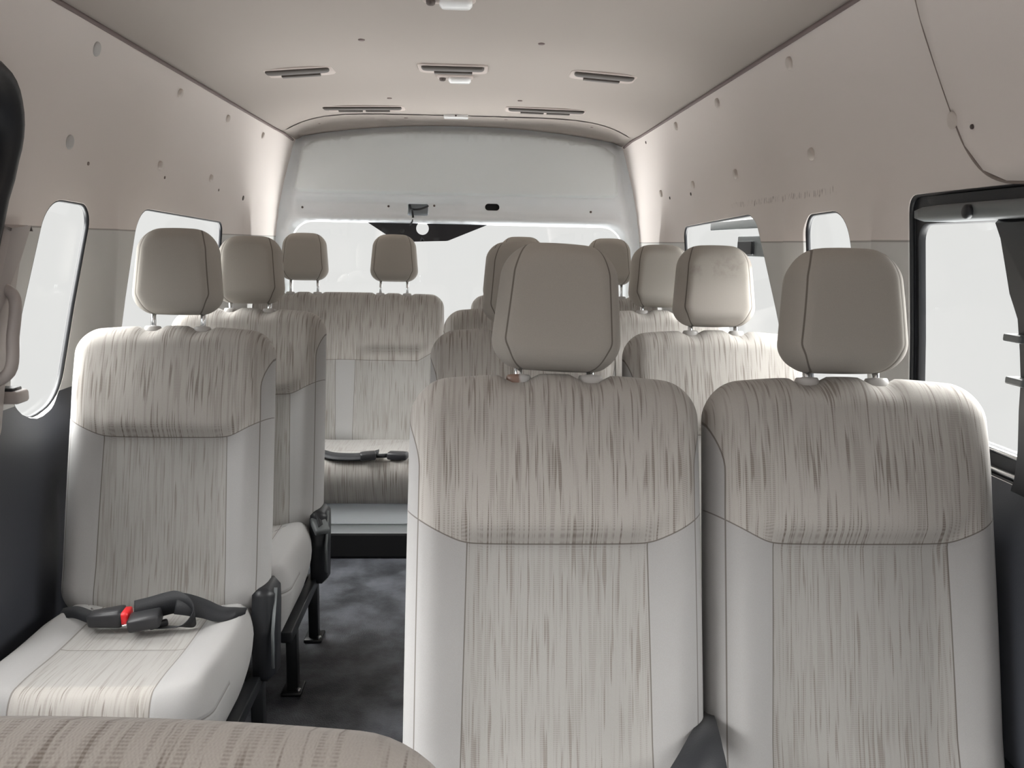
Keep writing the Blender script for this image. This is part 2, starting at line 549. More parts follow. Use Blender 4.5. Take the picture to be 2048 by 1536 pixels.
ROOFZ = lambda x: 1.63+.090*(1-min(1, abs(x-XC)/.78)**6)
for side, nm, hs in ((-1, 'left', holesL), (1, 'right', holesR)):
    mp = lambda u, v, s=side: (wallx(s, u, v), u, v)
    hl = list(hs.values())+([doorL] if side < 0 else [])
    bm = sheet(YF, YR, BELT, 1.632, .045, .03, hl, mp)
    for k, h in hs.items():
        top = [(.001, .0015), (.002, .004), (.002, .010)]
        add_reveal(bm, h, lambda u, v, w, s=side: (wallx(s, u, v)+s*w, u, v), top)
    wall = struct('wall_'+nm, bm, M['wall_'+nm])
    bm = sheet(YF, YR, 0, BELT, .045, .035, hl, mp)
    low = struct('trim_1' if side < 0 else 'trim_2', bm, M['lower'])
    if side < 0: WL = wall
    else: WR = wall
    # glass panes with rubber seal
    for k, h in hs.items():
        bm = bmesh.new()
        g = inset_poly(h, .004)
        mpo = lambda p, w, s=side: Vector((XC+s*(hw(p.y)+w), p.x, p.y))
        n = len(g); cen = sum(g, Vector((0, 0)))/n
        for w in (.0080, .0105):
            ring = [bm.verts.new(mpo(p, w)) for p in g]; cv = bm.verts.new(mpo(cen, w))
            for i in range(n): bm.faces.new((ring[i], ring[(i+1) % n], cv))
        win = struct(k, bm, M['glass'])
        bm = bmesh.new()
        prev = None
        for d, w in ((-.003, -.0005), (-.002, -.003), (.003, -.003), (.005, .001), (.005, .0075), (-.003, .0075)):
            ring = [bm.verts.new(mpo(p, w)) for p in inset_poly(h, d)]
            if prev:
                for i in range(n): bm.faces.new((prev[i], prev[(i+1) % n], ring[(i+1) % n], ring[i]))
            prev = ring
        link('window_seal', bm, M['black_plastic'], win)

# ceiling: crowned headliner that rolls down at the rear
def ceil_pt(u, v):
    z = ROOFZ(u)
    z -= .010*sst(3.86, 4.10, v)
    return (u, v, z)
bm = bmesh.new()
nx, ny = 48, 72; g = []
for j in range(ny+1):
    y = YF+(4.19-YF)*j/ny; row = []
    for i in range(nx+1):
        s = -1+2*i/nx; side = -1 if s < 0 else 1
        w = abs(wallx(side, min(y, YR), 1.63)-XC)
        row.append(bm.verts.new(ceil_pt(XC+s*w, y)))
    g.append(row)
for j in range(ny):
    for i in range(nx): bm.faces.new((g[j][i], g[j][i+1], g[j+1][i+1], g[j+1][i]))
CEIL = struct('ceiling', bm, M['ceiling'])
for side in (-1, 1):
    bm = bmesh.new()
    tube(bm, [(wallx(side, y, 1.63)-side*.001, y, 1.628-.010*sst(3.86, 4.10, y)) for y in [YF+(4.08-YF)*i/60 for i in range(61)]], .0055, 8)
    struct('trim_3' if side < 0 else 'trim_4', bm, M['seam'])

# floor, rear step
bm = bmesh.new(); box(bm, (-.98, YF, -.03), (.87, 4.3, 0)); struct('floor', bm, M['floor'], smooth=False)
bm = bmesh.new(); box(bm, (-.95, 3.03, 0), (.84, 4.1, .10), .010)
for f in bm.faces: f.material_index = 1 if f.normal.z > .5 else 0
st = struct('trim_5', bm, [M['dark_hole'], M['vinyl_grey']], smooth=False)
bm = bmesh.new(); box(bm, (-.93, 3.12, .10), (.82, 3.60, .185), .006); struct('trim_6', bm, M['white_metal'], smooth=False)

# raised front header panel on the right wall
outer = [Vector(p) for p in [(YF, 1.262), (1.19, 1.262), (1.27, 1.268), (1.33, 1.288), (1.375, 1.33), (1.405, 1.39), (1.43, 1.46), (1.452, 1.54), (1.462, 1.615), (YF, 1.615)]]
den = []
for i, p in enumerate(outer):
    q = outer[(i+1) % len(outer)]; k = max(1, int((q-p).length/.05))
    den += [p+(q-p)*j/k for j in range(k)]
bm = sheet(YF, 1.47, 1.26, 1.62, .05, .04, [], lambda u, v: (wallx(1, u, v)-.009, u, v), ccw(den))
b_e = [e for e in bm.edges if e.is_boundary]
r_ = bmesh.ops.extrude_edge_only(bm, edges=b_e)
for v in [x for x in r_['geom'] if isinstance(x, bmesh.types.BMVert)]:
    v.co.x += .012
    v.co.y += .004
HEADER = struct('trim_7', bm, M['wall_right'])
bm = bmesh.new(); tube(bm, smooth_path([(wallx(1, p.x, p.y)-.005, p.x+.003, p.y-.001) for p in outer[1:-1]], 5), .0030, 6)
link('panel_gap', bm, M['screw'], HEADER)

# ---------------------------------------------------------------- rear gate
GY = 4.12
GH = ccw(rounded_poly([(-.868, .60, .06), (.742, .60, .06), (.722, 1.252, .10), (-.846, 1.256, .10)], .03, 10))
def rr_sd(x, z, cx, cz, hx, hz, r):
    qx, qz = abs(x-cx)-hx+r, abs(z-cz)-hz+r
    return math.hypot(max(qx, 0), max(qz, 0))+min(max(qx, qz), 0)-r
def gate_top(x): return 1.690-.066*(abs(x-XC)/.78)**2.2
def gate_y(x, z):
    xx = x-XC
    y = GY
    y += .026*sst(1.365, 1.350, z)*sst(1.275, 1.292, z)*(.35+.65*sst(.03, -.02, xx))*sst(.80, .72, abs(xx))   # hollow channel above the glass
    w = rr_sd(x, z, XC-.005, .92, .80, .335, .10)
    y -= .016*sst(.056, .030, w)*sst(-.004, .016, w)
    side = abs(xx)+(z-1.25)*.20
    y += .022*sst(.800, .815, side)-.014*sst(.835, .845, side)
    y += .03*sst(gate_top(x)-.02, gate_top(x)+.01, z)
    return y
gh_rect = ccw(rounded_poly([(-.305, 1.288, .006), (-.208, 1.288, .006), (-.208, 1.345, .006), (-.305, 1.345, .006)], .02, 3))
gh_oval = ccw(rounded_poly([(.062, 1.318, .016), (.132, 1.318, .016), (.132, 1.352, .0169), (.062, 1.352, .0169)], .01, 5))
bm = sheet(-1.0, .89, 0.02, 1.74, .018, .015, [GH, gh_rect, gh_oval], lambda u, v: (u, gate_y(u, v), v))
add_reveal(bm, GH, lambda u, v, w: (u, gate_y(u, v)+w, v), [(.001, .003), (.003, .010), (.004, .018)])
add_reveal(bm, gh_rect, lambda u, v, w: (u, gate_y(u, v)+w, v), [(.001, .004), (.001, .03)])
add_reveal(bm, gh_oval, lambda u, v, w: (u, gate_y(u, v)+w, v), [(.001, .004), (.001, .02)])
GATE = struct('wall_back', bm, M['white_metal'])
# pressed panel in the upper part of the gate
pp = [Vector((XC-.775, 1.405)), Vector((XC-.755, 1.388))]+[Vector((XC+x, 1.384)) for x in (-.6, -.3, 0, .3, .6)]+[Vector((XC+.735, 1.388)), Vector((XC+.755, 1.405))]
tp = []
for k in range(33):
    x = .735-1.47*k/32
    tp.append(Vector((XC+x, gate_top(XC+x)-.012-.035*max(0, (abs(x)-.62)/.115)**2.5)))
pp = ccw(pp+tp)
def pp_d(x, z):
    q = Vector((x, z)); m = 9.
    for i in range(len(pp)):
        a, b = pp[i-1], pp[i]; e = b-a; t = max(0, min(1, (q-a).dot(e)/max(1e-9, e.length_squared))); m = min(m, (q-a-e*t).length)
    return m
dens = []
for i, p in enumerate(pp):
    q = pp[(i+1) % len(pp)]; k = max(1, int((q-p).length/.03)); dens += [p+(q-p)*j/k for j in range(k)]
rings_ = [inset_poly(dens, d) for d in (.004, .008, .014, .022)]
bm = sheet(-.86, .74, 1.38, 1.70, .04, .04, [], lambda u, v: (u, GY-.001-.015*sst(.0, .012, pp_d(u, v)), v), dens, extra=[q for r in rings_ for q in r])
link('upper_panel', bm, M['gate_panel'], GATE)
# beige surround of the gate opening
op = [Vector((XC+x, z)) for x, z in ((.92, .06), (.915, .8), (.905, 1.10), (.892, 1.18), (.868, 1.27), (.852, 1.38), (.835, 1.48))]
ar = []
for k in range(9):
    a = k/8*PI/2; ar.append(Vector((XC+.745+.075*math.cos(a), 1.560+(1.642-1.560)*math.sin(a))))
tpz = [Vector((XC+x, 1.704-.062*(abs(x)/.745)**2.2)) for x in [.745-1.49*k/40 for k in range(1, 40)]]
half_ = op+ar
opening = ccw(half_+tpz+[Vector((2*XC-p.x, p.y)) for p in half_[::-1]])
bm = bmesh.new(); prev = None; c0 = Vector((XC, 1.0)); n = len(opening)
def shell_out(p, y):
    d = (p-c0).normalized(); t = (p-c0).length
    while t < 2:
        q = c0+d*t; sd = -1 if q.x < XC else 1
        if abs(q.x-XC) > abs(wallx(sd, y, q.y)-XC)-.003 or q.y > ceil_pt(q.x, y)[2]-.005 or q.y < .02: break
        t += .002
    return q
Y0, Y1 = 3.90, 4.085
outr = [shell_out(p, Y0) for p in opening]
for k in range(9):
    a = k/8*PI/2; f = 1-math.cos(a)
    ring = [bm.verts.new((o.x+(p.x-o.x)*f, Y0+(Y1-Y0)*math.sin(a), o.y+(p.y-o.y)*f)) for o, p in zip(outr, opening)]
    if prev:
        for i in range(n): bm.faces.new((prev[i], prev[(i+1) % n], ring[(i+1) % n], ring[i]))
    prev = ring
ring = [bm.verts.new((p.x, Y1+.06, p.y)) for p in opening]
for i in range(n): bm.faces.new((prev[i], prev[(i+1) % n], ring[(i+1) % n], ring[i]))
struct('trim_11', bm, M['ceiling'])
bm = bmesh.new(); box(bm, (.05, GY+.025, 1.30), (.145, GY+.028, 1.37)); link('grommet_cavity', bm, M['dark_hole'], GATE, False)
bm = bmesh.new(); box(bm, (-.315, GY+.05, 1.28), (-.20, GY+.053, 1.35)); link('access_panel', bm, M['vinyl_grey'], GATE, False)
bm = bmesh.new(); n_ = 0
for px, py in ((641, 382), (772, 386), (902, 388), (1030, 389), (1137, 390), (603, 414), (1182, 424), (776, 412), (868, 411)):
    bm = bmesh.new(); p = atY(px, py, GY); y = gate_y(p.x, p.z)
    disc(bm, (p.x, y, p.z), (0, -1, 0), .0055, .003, 10); link('gate_screw', bm, M['button_dark'], GATE)
# rear glass
bm = bmesh.new(); gg = inset_poly(GH, .001); n = len(gg); cen = sum(gg, Vector((0, 0)))/n
for w in (.012, .016):
    ring = [bm.verts.new((p.x, GY+w, p.y)) for p in gg]; cv = bm.verts.new((cen.x, GY+w, cen.y))
    for i in range(n): bm.faces.new((ring[i], ring[(i+1) % n], cv))
RWIN = struct('window_6', bm, M['glass'])
def gp(px, py): 
    p = atY(px, py, GY+.011); return Vector((p.x, p.z))
fr = ccw(rounded_poly([(*gp(728, 440), 0), (*gp(795, 484), .03), (*gp(895, 482), .05), (*gp(1000, 440), 0)], .02, 6))
c = gp(845, 457); hole = [c+Vector((math.cos(a), math.sin(a)))*.030 for a in [2*PI*k/24 for k in range(24)]]
lo_ = [min(p.x for p in fr), max(p.x for p in fr), min(p.y for p in fr), max(p.y for p in fr)]
bm = sheet(lo_[0], lo_[1], lo_[2], lo_[3], .04, .03, [hole], lambda u, v: (u, GY+.0105, v), fr)
link('black_glass_print', bm, M['frit'], RWIN)

# camera and cable hanging over the rear glass
t = empty('reversing_camera', (-.375, 4.10, 1.18))
tag(t, 'small black camera with a dangling black cable over the rear window glass', 'camera')
def gw(px, py, Y): return atY(px, py, Y)-Vector((-.375, 4.10, 1.18))
bm = bmesh.new(); tube(bm, smooth_path([gw(820, 410, GY+.045), gw(823, 418, GY+.03), gw(840, 418, GY+.02), gw(857, 412, GY+.03)]), .005, 8)
tube(bm, smooth_path([gw(824, 418, GY+.03), gw(825, 425, GY-.005), gw(826, 435, GY-.01), gw(823, 446, GY), gw(815, 456, GY+.03), gw(806, 462, GY+.035)]), .0045, 8)
link('cable', bm, M['black_plastic'], t)
bm = bmesh.new(); q = gw(806, 466, GY+.04); box(bm, q-Vector((.035, .022, .016)), q+Vector((.02, .006, .012)), .006)
link('camera_housing', bm, M['black_plastic'], t)
bm = bmesh.new(); q = gw(805, 462, GY+.02); disc(bm, q, (.2, -1, -.1), .013, .012); link('lens', bm, M['buckle'], t)

# ------------------------------------------------------------- wall buttons, screws
def wall_button(side, px, py, r, mat, parent, name='trim_button', h=.005, lift=0):
    p = px_wall(side, px, py)
    e = .01
    du = Vector((wallx(side, p.y+e, p.z)-wallx(side, p.y-e, p.z), 2*e, 0)); dv = Vector((wallx(side, p.y, p.z+e)-wallx(side, p.y, p.z-e), 0, 2*e))
    nn = du.cross(dv).normalized()
    if nn.x*side > 0: nn = -nn
    bm = bmesh.new(); disc(bm, p+nn*lift, nn, r, h, 18); link(name, bm, M[mat], parent)
for px, py in ((193, 98), (139, 284)): wall_button(-1, px, py, .0165, 'guide', WL)
for px, py in ((360, 186), (455, 237), (525, 271), (319, 330), (421, 356)): wall_button(-1, px, py, .013, 'button', WL, h=.008)
for px, py in ((176, 327), (329, 355), (437, 380), (486, 396)): wall_button(-1, px, py, .0045 if px != 486 else .010, 'button_dark' if px == 486 else 'screw', WL, 'trim_screw', .003)
for px, py in ((1580, 126), (1436, 206), (1353, 252), (1624, 308), (1472, 348), (1387, 370), (1323, 387)): wall_button(1, px, py, .015, 'button', WR, h=.008)
for px, py in ((1292, 285), (1382, 388), (1340, 396)): wall_button(1, px, py, .006, 'button_dark', WR, 'trim_screw', .003)
wall_button(1, 1915, 238, .014, 'button', HEADER, h=.003, lift=.009)
wall_button(1, 1956, 251, .004, 'button_dark', HEADER, 'trim_screw', .003, .009)
def px_ceil(px, py):
    r = ray(px, py); p = atZ(px, py, 1.70)
    for _ in range(30): p = atZ(px, py, ceil_pt(p.x, p.y)[2])
    return p
for px, py in ((723, 79), (1083, 87), (779, 196), (1040, 201), (812, 235), (1012, 238), (637, 246), (1185, 254)):
    p = px_ceil(px, py); bm = bmesh.new(); disc(bm, p, (0, 0, -1), .0095, .004); link('trim_clip', bm, M['seam'], CEIL)

# ------------------------------------------------------------- ceiling vents and lamps
def ceil_frame(p):
    e = .02
    s = (ceil_pt(p.x+e, p.y)[2]-ceil_pt(p.x-e, p.y)[2])/(2*e)
    s2 = (ceil_pt(p.x, p.y+e)[2]-ceil_pt(p.x, p.y-e)[2])/(2*e)
    return (math.atan(s2), -math.atan(s), 0)
def vent(px, py, w, wide, label):
    p = px_ceil(px, py)
    t = empty('ceiling_vent', p); t.rotation_euler = ceil_frame(p)
    tag(t, label, 'air vent', 'slotted air vents in the headliner')
    pl = ccw(rounded_poly([(-w/2-.012, -.05, .02), (w/2+.012, -.05, .02), (w/2+.012, .078, .03), (-w/2-.012, .078, .03)], .03, 5))
    bm = bmesh.new(); plate(bm, pl, lambda u, v, q: (u, v, .002-q), .008); link('bezel', bm, M['vent'], t)
    pl = ccw(rounded_poly([(-w/2, -.042, .01), (w/2, -.042, .01), (w/2, .004, .02), (-w/2, .004, .02)], .03, 5))
    bm = bmesh.new(); plate(bm, pl, lambda u, v, q: (u, v, -.004-q), .010); link('louvre', bm, M['vent_dark'], t)
    xs = [(-w*.31, w*.31)] if not wide else [(-w*.33, -w*.02), (w*.02, w*.33)]
    for a, b in xs:
        bm = bmesh.new(); box(bm, (a, .030, -.014), (b, .052, -.004), .002); link('louvre', bm, M['vent_dark'], t, False)
vent(597, 140, .205, False, 'slotted vent left in the nearer ceiling row')
vent(906, 134, .200, False, 'slotted vent in the middle of the ceiling ahead of the lamp')
vent(1207, 150, .195, False, 'slotted vent right in the nearer ceiling row')
vent(726, 214, .325, True, 'long double slotted vent left of centre near the tailgate')
vent(1092, 219, .315, True, 'long double slotted vent right of centre near the tailgate')
def lamp(px, py, label):
    p = px_ceil(px, py); t = empty('dome_lamp', p); tag(t, label, 'ceiling lamp', 'white dome lamps on the headliner')
    pl = ccw(rounded_poly([(-.062, -.03, .02), (.062, -.03, .02), (.062, .03, .02), (-.062, .03, .02)], .02, 5))
    bm = bmesh.new(); plate(bm, pl, lambda u, v, q: (u, v, .001-q), .010); link('lamp_base', bm, M['vent'], t)
    pl = ccw(rounded_poly([(-.022, -.022, .015), (.054, -.022, .015), (.054, .022, .015), (-.022, .022, .015)], .02, 5))
    bm = bmesh.new(); plate(bm, pl, lambda u, v, q: (u, v, -.008-q), .016); link('lamp_lens', bm, M['lens'], t)
    bm = bmesh.new(); disc(bm, (-.042, .0, -.008), (0, 0, -1), .011, .012); link('switch', bm, M['button_dark'], t)
lamp(910, 151, 'dome lamp with white lens behind the middle ceiling vent')
lamp(898, -6, 'white dome lamp cut off by the top edge of the picture')
p = px_ceil(912, 231)
bm = bmesh.new(); box(bm, (-.054, -.03, -.012), (.054, .03, .004), .004)
hc = link('brake_light_cover', bm, M['lens'], None, False, p); tag(hc, 'small white rectangular cover on the headliner edge above the tailgate', 'cover')
bm = bmesh.new(); disc(bm, (0, -.0305, -.005), (0, -1, 0), .004, .002); link('screw', bm, M['button_dark'], hc)

# ------------------------------------------------------------- left side door seal, handle, hook
bm = bmesh.new()
def dl(p, w): return Vector((wallx(-1, p.x, max(p.y, .02))+w, p.x, p.y))
n = len(doorL)
for prof in [[(0, -.01), (-.004, .012), (.006, .024), (.022, .026), (.034, .014), (.036, -.02), (.036, -.09)]]:
    prev = None
    for d, w in prof:
        ring = [bm.verts.new(dl(q, w)) for q in inset_poly(doorL, d)]
        if prev:
            for i in range(n): bm.faces.new((prev[i], prev[(i+1) % n], ring[(i+1) % n], ring[i]))
        prev = ring
struct('trim_8', bm, M['black_plastic'])
# sliding door behind the seal
din = inset_poly(doorL, -.01)
dwin = ccw(rounded_poly([(.30, .80, .06), (1.50, .80, .06), (1.56, 1.30, .08), (.30, 1.30, .08)], .04, 6))
us = [p.x for p in din]; vs_ = [p.y for p in din]
bm = sheet(min(us), max(us), min(vs_), max(vs_), .08, .06, [dwin], lambda u, v: (XC-hw(v)-.06, u, v), din)
add_reveal(bm, dwin, lambda u, v, w: (XC-hw(v)-.06-w, u, v), [(.004, .01), (.008, .03)])
DOOR = struct('door_1', bm, M['lower'])
bm = bmesh.new(); cen = sum(dwin, Vector((0, 0)))/len(dwin)
ring = [bm.verts.new((XC-hw(p.y)-.085, p.x, p.y)) for p in dwin]; cv = bm.verts.new((XC-hw(cen.y)-.085, cen.x, cen.y))
for i in range(len(ring)): bm.faces.new((ring[i], ring[(i+1) % len(ring)], cv))
link('door_glass', bm, M['glass'], DOOR)
# trim panel of the door pillar
pil = ccw(rounded_poly([(1.605, .725, .02), (1.735, .745, .04), (1.765, .95, .0), (1.80, 1.10, .0), (1.845, 1.182, .004), (1.745, 1.182, .004), (1.66, .95, 0)], .02, 5))
us = [p.x for p in pil]; vs_ = [p.y for p in pil]
bm = bmesh.new(); plate(bm, pil, lambda u, v, q: (XC-hw(v)+q-.002, u, v), .035)
PIL = struct('trim_9', bm, M['handle'])

# ------------------------------------------------------------- right near window: rail, frame, pillar
def rw(y, z, w): return Vector((XC+hw(z)+w, y, z))
t = empty('window_rail', rw(1.0, 1.245, 0)); tag(t, 'grey horizontal rail along the top of the nearest right window', 'rail')
b0 = t.location.copy()
def rp(px, py, w=0.):
    p = px_wall(1, px, py); return p+Vector((w, 0, 0))
bm = bmesh.new()
prev = None
for y in [.30, .6, .9, 1.1, 1.3, 1.45, 1.50, 1.515]:
    k = 1. if y < 1.5 else (.9 if y < 1.51 else .7)
    ring = [bm.verts.new(rw(y, z, w)-b0) for z, w in ((1.226-.014*k, .03), (1.226-.014*k, -.02), (1.226-.009*k, -.03), (1.226+.009*k, -.03), (1.226+.014*k, -.022), (1.226+.014*k, .03))]
    if prev:
        for i in range(6): bm.faces.new((prev[i], prev[(i+1) % 6], ring[(i+1) % 6], ring[i]))
    else: bm.faces.new(ring)
    prev = ring
bm.faces.new(prev)
link('rail_bar', bm, M['rail_grey'], t)
bm = bmesh.new(); disc(bm, rw(1.345, 1.225, -.031)-b0, (-1, 0, 0), .012, .008); link('rail_stop', bm, M['black_plastic'], t)
# black frame around that window
W5 = holesR['window_5']
outerW = inset_poly(W5, -.004); innerW = ccw(rounded_poly([(.40, .845, .03), (1.568, .845, .03), (1.568, 1.212, .032), (.40, 1.212, .03)], .03, 6))
bm = bmesh.new()
us = [p.x for p in outerW]; vs_ = [p.y for p in outerW]
bm = sheet(min(us), max(us), min(vs_), max(vs_), .06, .05, [innerW], lambda u, v: (XC+hw(v)+.006, u, v), outerW)
add_reveal(bm, innerW, lambda u, v, w: (XC+hw(v)+.006+w, u, v), [(.002, .003), (.003, .012)])
win5 = bpy.data.objects['window_5']
link('window_frame', bm, M['black_plastic'], win5)
for zz, ww in ((.842, .004), (.812, .000)):
    bm = bmesh.new(); tube(bm, [rw(y, zz, ww) for y in (.4, .8, 1.2, 1.56)], .005, 8); link('window_channel', bm, M['chrome'], win5)
# black pillar with a wavy edge
edge = [(1995, 436), (2000, 480), (2010, 540), (2018, 590), (2026, 615), (2034, 640), (2038, 700), (2040, 760), (2036, 820), (2034, 900), (2027, 955), (2022, 990)]
pe = [px_wall(1, a, b) for a, b in edge]
poly = ccw([Vector((q.y, q.z)) for q in pe]+[Vector((.95, pe[-1].z)), Vector((.95, pe[0].z))])
bm = bmesh.new(); plate(bm, poly, lambda u, v, q: (XC+hw(v)-q+.014, u, v), .022)
PB = struct('trim_10', bm, M['black_plastic'])
for px, py in ((2042, 676), (2046, 762)):
    q = px_wall(1, px, py); bm = bmesh.new(); box(bm, q+Vector((-.022, -.03, -.006)), q+Vector((.0, .012, .006)), .003); link('pillar_clip', bm, M['rail_grey'], PB, False)

# sliding pane hardware in the far right window
w4 = bpy.data.objects['window_4']
bm = bmesh.new()
a, b = rp(1408, 452, .035), rp(1522, 450, .035)
box(bm, (a.x-.012, min(a.y, b.y)-.02, a.z-.016), (a.x+.006, max(a.y, b.y), a.z+.014), .003); link('slider_rail', bm, M['rail_grey'], w4, False)
a, b = rp(1462, 480, .035), rp(1530, 480, .035)
bm = bmesh.new(); box(bm, (a.x-.014, min(a.y, b.y), a.z-.05), (a.x+.004, max(a.y, b.y)-.0, a.z+.012), .004); link('slider_stile', bm, M['rail_grey'], w4, False)
bm = bmesh.new(); box(bm, (a.x-.024, (a.y+b.y)/2-.01, a.z-.045), (a.x-.012, max(a.y, b.y)-.03, a.z-.003), .004); link('slider_latch', bm, M['black_plastic'], w4, False)

# grab handle and coat hook on the left pillar
hp = px_wall(-1, -24, 650)+Vector((.034, 0, 0))
t = empty('grab_handle', hp); tag(t, 'beige moulded grab handle at the left edge beside the narrow window', 'handle')
bm = bmesh.new(); tube(bm, smooth_path([(-.045, .015, .075), (0, .012, .07), (.018, .008, .045), (.018, -.01, -.02), (.016, -.03, -.09), (-.04, -.035, -.12)]), [.012]*31, 10)
link('grip', bm, M['handle'], t)
bm = bmesh.new(); disc(bm, (-.03, .015, .078), (1, 0, .4), .016, .006); link('handle_cap', bm, M['black_plastic'], t)
hp = px_wall(-1, 6, 792)+Vector((.034, 0, 0))
t = empty('coat_hook', hp); tag(t, 'small rounded plastic knob below the grab handle at the left edge', 'hook')
bm = bmesh.new(); box(bm, (-.03, -.03, -.013), (.012, .018, .014), .007, 3); link('hook_body', bm, M['handle'], t)
bm = bmesh.new(); box(bm, (-.034, -.025, .010), (.0, .012, .020), .003); link('hook_slot', bm, M['black_plastic'], t)

# ================================================================== SEATS
REC = math.radians(14)
BL = .672; PZ = .307           # backrest length, pivot height
def back_outline(half, crown, n_dip=()):
    pts = rounded_poly([(-half*1.003, 0, .072), (half*1.003, 0, .072), (half*.985, BL, .058), (-half*.985, BL, .058)], .011, 12)
    out = []
    for p in pts:
        k = sst(BL*.5, BL, p.y)
        z = p.y-k*crown*(p.x/half)**2
        x = p.x*(1+.004*math.sin(PI*min(1, p.y/BL)))
        out.append(Vector((x, z)))
    return out
POSTS = .057
def back_mesh(half, bench=False, dip=True):
    dips = ([-POSTS, POSTS] if dip else []) if not bench else [-.19-POSTS, -.19+POSTS, .19-POSTS, .19+POSTS]
    pts = back_outline(half, .015 if not bench else .006, dips)
    wing = .092
    def front(x, z, d):
        e = ell(d, .050)
        ax = abs(x) if not bench else abs(abs(x)-.20)
        fl = half-wing if not bench else .12
        zb = .411+.55*max(0, abs(x)-(half-wing-.01 if not bench else .30))
        up = sst(zb-.012, zb+.03, z)
        bol = .022*sst(fl-.03, fl+.05, ax)*(1-up)*sst(0, .08, z)
        cen = -.004*(1-up)
        y = .050+bol+cen+.020*up*math.exp(-((z-zb-.06)/.14)**2)+.010*math.sin(PI*max(0, min(1, z/BL)))*.5
        if z < .12: y += .012*(1-z/.12)
        return -y*e
    def back(x, z, d): return .045*ell(d, .04)
    ds = [.002, .005, .009, .013, .016, .0185, .0198, .0206, .0225, .026, .030, .036, .043, .051, .057]
    st = (lambda p: .03*max(sst(BL-.15, BL-.03, p.y), sst(.07, .01, p.y))) if not bench else None
    bm = pillow(pts, ds, .05, front, back, st, [1-.035*k for k in range(1, 28)])
    for v in bm.verts:
        for dx in dips: v.co.z -= .012*math.exp(-((v.co.x-dx)/.025)**4)*sst(BL-.055, BL-.004, v.co.z)
    return bm
def head_mesh():
    pts = rounded_poly([(-.106, 0, .046), (.106, 0, .046), (.089, .203, .056), (-.089, .203, .056)], .008, 12)
    pts = [Vector((p.x, p.y-(p.x/.095)**2*(.007*sst(.10, .20, p.y)-.003*sst(.09, .0, p.y)))) for p in pts]
    def front(x, z, d): return -(.046+.006*math.sin(PI*max(0, min(1, z/.2))))*ell(d, .034)
    def back(x, z, d): return .042*ell(d, .034)
    ds = [.002, .005, .009, .013, .017, .0192, .0208, .023, .028, .034, .041]
    return pillow(pts, ds, .034, front, back, lambda p: .024*sst(.098, .036, abs(p.x)), (.9, .78, .64, .5, .36, .22, .1))
CD = .455; CT = .165            # cushion depth and thickness
def cushion_mesh(half):
    """seat cushion, origin at the middle of its rear lower edge; seat faces -y"""
    bm = bmesh.new()
    base = ccw(rounded_poly([(-half, -CD, .060), (half, -CD, .060), (half, 0, .03), (-half, 0, .03)], .014, 8))
    base = [Vector((p.x*(1-.10*sst(-.16, 0, p.y)), p.y)) for p in base]
    n = len(base); wing = .10
    def topz(x, y):
        b = .014*sst(half-wing-.02, half-wing+.05, abs(x))
        return CT-.006+b-.010*math.exp(-((y+.13)/.03)**2)*0-.012*sst(-.30, -.45, y)*0+.010*math.exp(-((y+CD-.06)/.1)**2)
    rings = []
    levels = []
    for k in range(7):                                  # side wall, tapering in towards the bottom
        f = k/6; ins = .050*(1-f)**1.6
        levels.append([(p+(Vector((0, 0))), None, ins, .004+f*(CT-.052)) for p in base])
    R = []
    for k in range(7):
        f = k/6
        poly = inset_poly(base, .030*(1-f)**1.5)
        R.append([bm.verts.new((p.x, p.y, f*(CT-.058))) for p in poly])
    for k in range(1, 8):
        a = k/7*PI/2; d = .034*(1-math.cos(a)); poly = inset_poly(base, d)
        R.append([bm.verts.new((p.x, p.y, (CT-.058)+(topz(p.x, p.y)-(CT-.058))*math.sin(a))) for p in poly])
    last = inset_poly(base, .034); c = Vector((0, -CD/2))
    for k in range(1, 16):
        s = 1-k/16
        R.append([bm.verts.new((q.x, q.y, topz(q.x, q.y))) for q in [c+(p-c)*s for p in last]])
    for a, b in zip(R, R[1:]):
        for i in range(n): bm.faces.new((a[i], a[(i+1) % n], b[(i+1) % n], b[i]))
    cv = bm.verts.new((0, c.y, topz(0, c.y)))
    for i in range(n): bm.faces.new((R[-1][i], R[-1][(i+1) % n], cv))
    bm.faces.new(R[0])
    return bm
def leg_bm(x, y, top, rear):
    bm = bmesh.new()
    box(bm, (x-.014, y-.018, .008), (x+.014, y+.018, top), .004)
    return bm
def foot_bm(x, y):
    bm = bmesh.new(); box(bm, (x-.026, y-.035, 0), (x+.026, y+.035, .010), .003); return bm
def guide_bm():
    bm = bmesh.new(); prev = None
    for rr, z in ((.75, -.012), (1, -.006), (1, .003), (.9, .007), (.5, .008)):
        ring = [bm.verts.new((math.cos(a)*.0195*rr, math.sin(a)*.013*rr, z)) for a in [2*PI*k/20 for k in range(20)]]
        if prev:
            for k in range(20): bm.faces.new((prev[k], prev[(k+1) % 20], ring[(k+1) % 20], ring[k]))
        prev = ring
    bm.faces.new(prev); return bm
def post_bm(h):
    bm = bmesh.new(); tube(bm, [(0, 0, -.05), (0, 0, h)], .0062, 12); return bm
def recliner_bm(s):
    bm = bmesh.new()
    pl = ccw(rounded_poly([(-.050, -.14, .02), (.03, -.15, .02), (.060, .02, .02), (.055, .080, .02), (-.035, .074, .02), (-.055, -.02, .03)], .02, 5))
    plate(bm, pl, lambda u, v, q: (s*q, u, v), .046); return bm
def lever_bm(s):
    bm = bmesh.new(); tube(bm, [(s*.046, -.008, .070), (s*.046, -.050, -.02), (s*.046, -.056, -.10)], .004, 8); return bm

